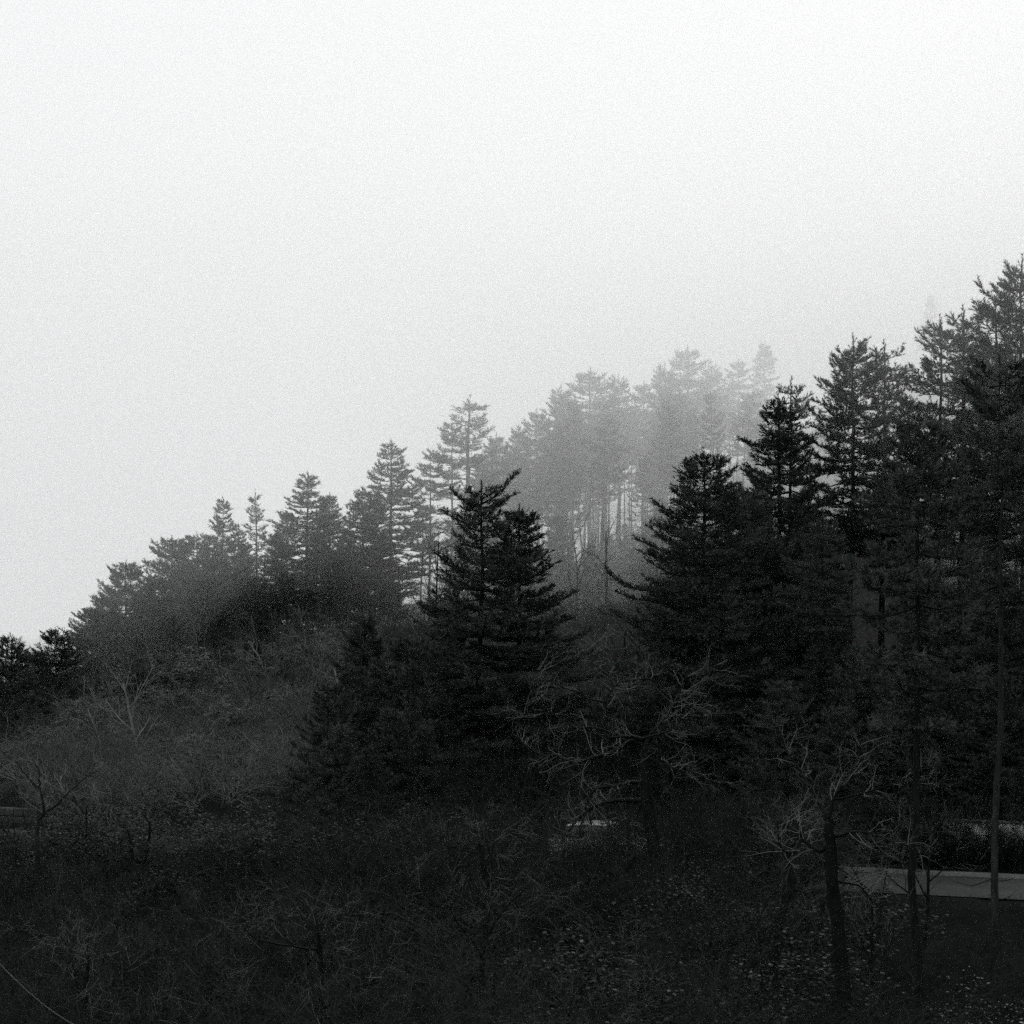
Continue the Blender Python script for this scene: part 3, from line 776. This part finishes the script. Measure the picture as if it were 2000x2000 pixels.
ZONES = [  # n, u range, y range, height range, variants, label, group
    (38, (-60, 2060), (37, 45), (2.2, 4.2), 'D', "bare twiggy shrub in the bottom thicket", "bottom thicket"),
    (46, (-60, 1560), (44, 54), (2.4, 4.6), 'D', "tangled bare shrub below the lane", "thicket below the lane"),
    (26, (1540, 2060), (44, 56.5), (1.3, 2.8), 'D', "low bare shrub below the lane's open stretch", "shrubs below the open lane"),
    (42, (520, 1540), (54, 62.5), (2.6, 4.8), 'D', "tall bare shrub hiding the lane", "shrubs hiding the lane"),
    (34, (-60, 620), (58, 71), (1.8, 3.4), 'D', "low bare shrub before the verge", "shrubs before the left verge"),
    (38, (-40, 640), (80, 100), (2.0, 3.6), 'S', "grey bare shrub on the left scrub slope", "scrub on the left slope"),
    (20, (100, 780), (106, 132), (2.4, 4.2), 'S', "dim bare shrub under the left ridge pines", "scrub under the left ridge"),
    (34, (820, 1480), (112, 165), (2.4, 4.8), 'S', "hazy bare shrub on the slope at the foot of the hazy stand", "scrub below the hazy stand"),
    (14, (900, 1560), (165, 200), (2.5, 5.0), 'S', "pale bare shrub among the hazy stand's stems", "undergrowth of the hazy stand"),
    (16, (120, 640), (77, 84), (1.8, 3.4), 'S', "grey bare shrub just beyond the lane", "shrubs beyond the left lane"),
    (18, (800, 1340), (70.5, 82), (2.6, 4.8), 'D', "bare shrub in deep shade under the dark pines", "shrubs under the dark pines"),
    (16, (-40, 640), (60, 70), (1.8, 2.8), 'L', "dark leafy shrub before the verge", "leafy shrubs before the left verge"),
    (30, (1380, 2060), 'wall', (1.1, 2.9), 'L', "leafy dark shrub before the white roadside wall", "leafy shrubs by the white wall"),
    (9, (1300, 1500), (46, 56), (2.0, 3.2), 'L', "glossy-leaved dark shrub", "leafy shrubs below the crooked tree"),
    (5, (1900, 2060), (40, 45), (2.2, 3.2), 'G', "glossy-leaved shrub in the bottom right corner", "leafy shrubs in the bottom right corner"),
    (5, (760, 1200), (39, 43), (1.5, 2.4), 'L', "leafy shrub in the bottom thicket", "leafy shrubs along the bottom"),
]
for n, (u0, u1), yr, (h0, h1), kind, lab, grp in ZONES:
    pool = {'S': SV, 'D': DV, 'L': LV, 'G': GV}[kind]
    for i in range(n):
        for tries in range(12):
            u = u0 + (u1 - u0) * (i + zr.random()) / n; H = zr.uniform(h0, h1)
            y = 66.0 if yr == 'wall' else zr.uniform(*yr)
            x = (u - 1000) / F * y
            if yr == 'wall':
                y = float(road_y(x)) + zr.uniform(3.7, 4.6); x = (u - 1000) / F * y
            if abs(y - float(road_y(x))) < 3.4: continue
            if ok_gap(u, y, H, ground_at(x, y)): break
        else:
            continue
        full = lab if "corner" in lab or "hazy" in lab or "ridge" in lab else lab + ", " + whereabouts(u)
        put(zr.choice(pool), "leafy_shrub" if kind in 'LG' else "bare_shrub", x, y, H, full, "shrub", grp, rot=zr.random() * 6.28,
            wid=zr.uniform(0.5, 0.95) if yr == 'wall' else zr.uniform(1.2, 1.8))

# ------------------------------------------------------------------ ground cover (dead grass and litter, uncountable)
gr = np.random.RandomState(31)
n = 110000
yy = 36 + (150 - 36) * gr.rand(n) ** 1.6
uu = gr.uniform(-60, 2060, n)
xx = (uu - 1000) / F * yy
keep = np.abs(yy - road_y(xx)) / 1.073 > 2.75
xx, yy = xx[keep], yy[keep]; n = len(xx)
zz = terrain(xx, yy)
base = np.c_[xx, yy, zz - 0.02]
d = gr.normal(0, 0.55, (n, 3)); d[:, 2] = 0.6 + gr.rand(n) * 0.6
d /= np.linalg.norm(d, axis=1, keepdims=True)
s = np.cross(d, gr.normal(size=(n, 3))); s /= np.linalg.norm(s, axis=1, keepdims=True)
L = (0.15 + 0.35 * gr.rand(n))[:, None]
v = np.stack([base - s * 0.012, base + s * 0.012, base + d * L], 1).reshape(-1, 3)
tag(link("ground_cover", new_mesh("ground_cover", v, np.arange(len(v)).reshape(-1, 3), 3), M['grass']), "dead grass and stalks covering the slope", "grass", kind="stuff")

# ------------------------------------------------------------------ small things by the lane
def solid(name, arrays, mat, parent=None, bevel=0.0):
    V, Fc, off = [], [], 0
    for v, f in arrays:
        V.append(v); Fc.append(f + off); off += len(v)
    o = link(name, new_mesh(name, np.concatenate(V), np.concatenate(Fc), 4), M[mat] if isinstance(mat, str) else mat, parent)
    if bevel:
        b = o.modifiers.new("bevel", 'BEVEL'); b.width = bevel; b.segments = 2
    return o
def empty(name, loc, rz=0.0):
    e = bpy.data.objects.new(name, None); e.location = loc; e.rotation_euler = (0, 0, rz); C.objects.link(e); return e
RZ = math.atan2(-0.39, 1.0)

wy = float(road_y(13.5)) + 4.6
ww = empty("roadside_wall", (13.5 + 1.2, wy, ROAD_Z - 0.2), RZ)
tag(ww, "white roadside wall glimpsed through dark shrubs beyond the lane", "wall")
solid("wall_face", [box_arrays(-5.5, 9, 0, 0.3, -0.3, 1.8)], 'white_wall', ww, 0.02)
solid("coping", [box_arrays(-5.55, 9.05, -0.04, 0.34, 1.803, 1.88)], 'concrete', ww, 0.015)

lw = empty("stone_wall", ((68 - 1000) / F * 78.5, 78.5, ground_at((68 - 1000) / F * 78.5, 77.5) - 0.15), RZ)
tag(lw, "low pale stone wall beyond the lane at the left edge", "wall")
wr = random.Random(3)
zc = 0.0
for c, hh in enumerate((0.36, 0.30, 0.34)):
    x = -1.9 - 0.3 * (c % 2)
    while x < 1.5:
        w = wr.uniform(0.45, 1.0)
        if c == 2 and wr.random() < 0.45:
            x += w; continue
        solid("stone", [box_arrays(x, x + w - 0.03, wr.uniform(-0.04, 0.03), 0.45, zc, zc + hh - 0.025)], 'stone', lw, 0.03)
        x += w
    zc += hh

pp = empty("marker_pole", ((1980 - 1000) / F * 60.5, 60.5 - 3.0, ground_at((1980 - 1000) / F * 60.5, 57.5)), 0)
tag(pp, "thin grey pole at the roadside near the right edge", "pole")
link("pole", tube_mesh("pole", [(np.array([(0, 0, -0.2), (0, 0, 1.2), (0.01, 0, 2.45)]), np.array([0.03, 0.03, 0.028]))], 10), M['metal'], pp)
link("cap", tube_mesh("cap", [(np.array([(0.01, 0, 2.44), (0.01, 0, 2.47), (0.01, 0, 2.50)]), np.array([0.036, 0.036, 0.006]))], 10), M['metal'], pp)

# cable sagging across the bottom left corner
cp = []
for t in np.linspace(0, 1, 40):
    u = -60 + 260 * t
    vv_ = 1815 + 205 * (1 - (1 - t) ** 1.55)
    y = 24 + 3 * t
    cp.append(((u - 1000) / F * y, y, (HV - vv_) / F * y))
cp = np.array(cp)
tag(link("cable", tube_mesh("cable", [(cp, np.full(len(cp), 0.006))], 6), M['cable']), "thin pale cable sagging across the bottom left corner", "cable")

# parked car half hidden behind the crooked tree's limbs
cx = 3.35
car = empty("parked_car", (cx, float(road_y(cx)) + 0.9, ROAD_Z + 0.045), RZ)
tag(car, "white parked car on the lane, hidden behind drooping bare limbs", "car")
import bmesh
def loft(name, secs, mat, parent, bev=0.04):
    """secs: list of (x, half width, [z...]) closed rings of 8 points"""
    bm = bmesh.new(); rings = []
    for x, ring in secs:
        rings.append([bm.verts.new((x, y, z)) for y, z in ring])
    for a, b in zip(rings, rings[1:]):
        m = len(a)
        for i in range(m):
            bm.faces.new((a[i], a[(i + 1) % m], b[(i + 1) % m], b[i]))
    bm.faces.new(rings[0][::-1]); bm.faces.new(rings[-1])
    bmesh.ops.recalc_face_normals(bm, faces=bm.faces)
    me = bpy.data.meshes.new(name); bm.to_mesh(me); bm.free()
    o = link(name, me, M[mat], parent)
    b = o.modifiers.new("bevel", 'BEVEL'); b.width = bev; b.segments = 3
    return o
def ring(w, z0, z1):
    return [(-w * .94, z0), (-w, (z0 + z1) / 2), (-w * .97, z1 - .08), (-w * .86, z1), (w * .86, z1), (w * .97, z1 - .08), (w, (z0 + z1) / 2), (w * .94, z0)]
loft("body", [(-2.02, ring(.74, .32, .62)), (-1.9, ring(.82, .24, .92)), (-1.2, ring(.85, .2, .98)), (0, ring(.86, .2, .95)), (.9, ring(.85, .2, .93)), (1.6, ring(.82, .22, .82)), (1.98, ring(.72, .3, .62))], 'car_paint', car)
loft("cabin", [(-1.75, ring(.66, .92, .98)), (-1.35, ring(.66, .92, 1.36)), (-.6, ring(.66, .92, 1.44)), (.15, ring(.65, .92, 1.40)), (.85, ring(.62, .9, .98))], 'glass', car, .03)
loft("roof", [(-1.36, ring(.63, 1.37, 1.43)), (-.6, ring(.64, 1.445, 1.51)), (.14, ring(.62, 1.405, 1.46))], 'car_paint', car, .015)
for wx in (-1.25, 1.25):
    for wsd in (-1, 1):
        P = np.array([(wx, wsd * .66, .31), (wx, wsd * .70, .31), (wx, wsd * .84, .31), (wx, wsd * .87, .31)])
        wh = link("wheel", tube_mesh("wheel", [(P, np.array([.01, .31, .31, .24]))], 20), M['rubber'], car)
        Pr = np.array([(wx, wsd * .865, .31), (wx, wsd * .885, .31), (wx, wsd * .89, .31)])
        link("rim", tube_mesh("rim", [(Pr, np.array([.2, .17, .01]))], 16), M['metal'], wh)
for sgn in (-1, 1):
    solid("headlight", [box_arrays(1.80, 1.93, sgn * .58 - .12, sgn * .58 + .12, .58, .70)], 'lamp_glass', car, .02)
    solid("mirror", [box_arrays(.45, .55, sgn * .93 - .08, sgn * .93 + .08, .95, 1.07)], 'car_paint', car, .02)

# ------------------------------------------------------------------ air: thin even haze everywhere, and the low cloud lying on the upper slope
def volume_mat(name, density, g):
    m = bpy.data.materials.new(name); m.use_nodes = True
    n, l = m.node_tree.nodes, m.node_tree.links
    n.clear()
    o = n.new("ShaderNodeOutputMaterial"); v = n.new("ShaderNodeVolumePrincipled")
    v.inputs["Color"].default_value = (0.992, 0.996, 1.0, 1)
    v.inputs["Density"].default_value = density
    v.inputs["Anisotropy"].default_value = g
    v.inputs["Density Attribute"].default_value = ""
    m.cycles.homogeneous_volume = True
    l.new(v.outputs[0], o.inputs["Volume"])
    return m
hv, hf = box_arrays(-1450, 1450, -450, 2650, -41, 135)
tag(link("haze", new_mesh("haze", hv, hf, 4), volume_mat("haze_air", 0.000025, 0.3)), "thin even haze over the whole valley", "haze", kind="stuff")

fog_base = rbf([(0, 0, 36), (-40, 0, 36), (40, 0, 34), (0, 50, 25), (-30, 60, 22), (30, 50, 20), (0, 90, 19),
                # right: just reaching the crowns of the right-hand pines
                (18, 67, 13.5), (18, 70, 10.5), (18, 75, 5.5), (15.5, 74, 11.8), (16.3, 78, 8.0), (17, 84, 3), (30, 66, 12), (31, 72, 6), (60, 60, 12), (60, 70, 2), (10.5, 84, 14),
                # behind the broad pine
                (11, 90, 12.7), (13, 108, 12.7), (15.5, 128, 11.0), (17, 144, 5), (18, 155, -2),
                # over the hazy gap
                (5, 103, 14), (5, 113, 11.5), (5.1, 120, 8), (5.2, 123, 3), (5.2, 127, -3),
                # left ridge
                (-12, 119, 9.5), (-12, 129, 3), (-12, 136, -2.5), (-22, 101, 5), (-22, 108, 0), (-22, 115, -5), (-40, 92, 4), (-40, 104, -5), (-60, 90, 4), (-60, 105, -9),
                (40, 120, 2), (0, 180, -14), (50, 170, -8), (-60, 170, -20), (0, 260, -38), (-120, 250, -38), (120, 250, -20), (120, 100, 8),
                (-120, 100, 10), (-120, 0, 36), (120, 0, 36)])
fx_ = np.r_[np.arange(-330, -60, 10.0), np.arange(-60, 60, 2.5), np.arange(60, 331, 10.0)]
fy_ = np.r_[np.arange(-30, 60, 10.0), np.arange(60, 190, 2.0), np.arange(190, 346, 5.0)]
FX, FY = np.meshgrid(fx_, fy_)
FT = np.clip(40 + 0.2 * FX + 0.05 * (FY - 100), 26, 66) + 2 * np.sin(FX * 0.03) * np.sin(FY * 0.025)
FZ = fog_base(np.clip(FX, -130, 130), np.clip(FY, -20, 330))
FZ = FZ + 1.3 * np.sin(FX * 0.16 + 1) * np.sin(FY * 0.11 + 0.6) + 0.8 * np.sin(FX * 0.31 + FY * 0.17) + 0.5 * np.sin(FX * 0.53 - FY * 0.29 + 2)
FZ = np.clip(FZ, -39.5, FT - 3)
back = np.interp(FX, [-60, -20, 10, 60], [180, 195, 265, 340])      # the cloud thins out behind the ridge
FZ = FT - 0.05 - (FT - 0.05 - FZ) * (1 - smoothstep(back - 35, back, FY))
m_, n_ = FX.shape
i0 = np.arange(m_ * n_).reshape(m_, n_); i1 = i0 + m_ * n_
fvv = np.r_[np.c_[FX.ravel(), FY.ravel(), FZ.ravel()], np.c_[FX.ravel(), FY.ravel(), FT.ravel()]]
q0 = np.stack([i0[:-1, :-1], i0[1:, :-1], i0[1:, 1:], i0[:-1, 1:]], -1).reshape(-1, 4)
q1 = np.stack([i1[:-1, :-1], i1[:-1, 1:], i1[1:, 1:], i1[1:, :-1]], -1).reshape(-1, 4)
def wallq(a, b):
    return np.stack([a[:-1], a[1:], b[1:], b[:-1]], -1)
qs = [q0, q1, wallq(i0[0], i1[0]), wallq(i1[-1], i0[-1]), wallq(i1[:, 0], i0[:, 0]), wallq(i0[:, -1], i1[:, -1])]
FOG_D, FOG_G = 0.0100, 0.5
tag(link("fog_bank", new_mesh("fog_bank", fvv, np.concatenate(qs), 4), volume_mat("fog_air", FOG_D, FOG_G)), "white low cloud drifting over the upper slope", "fog", kind="stuff")
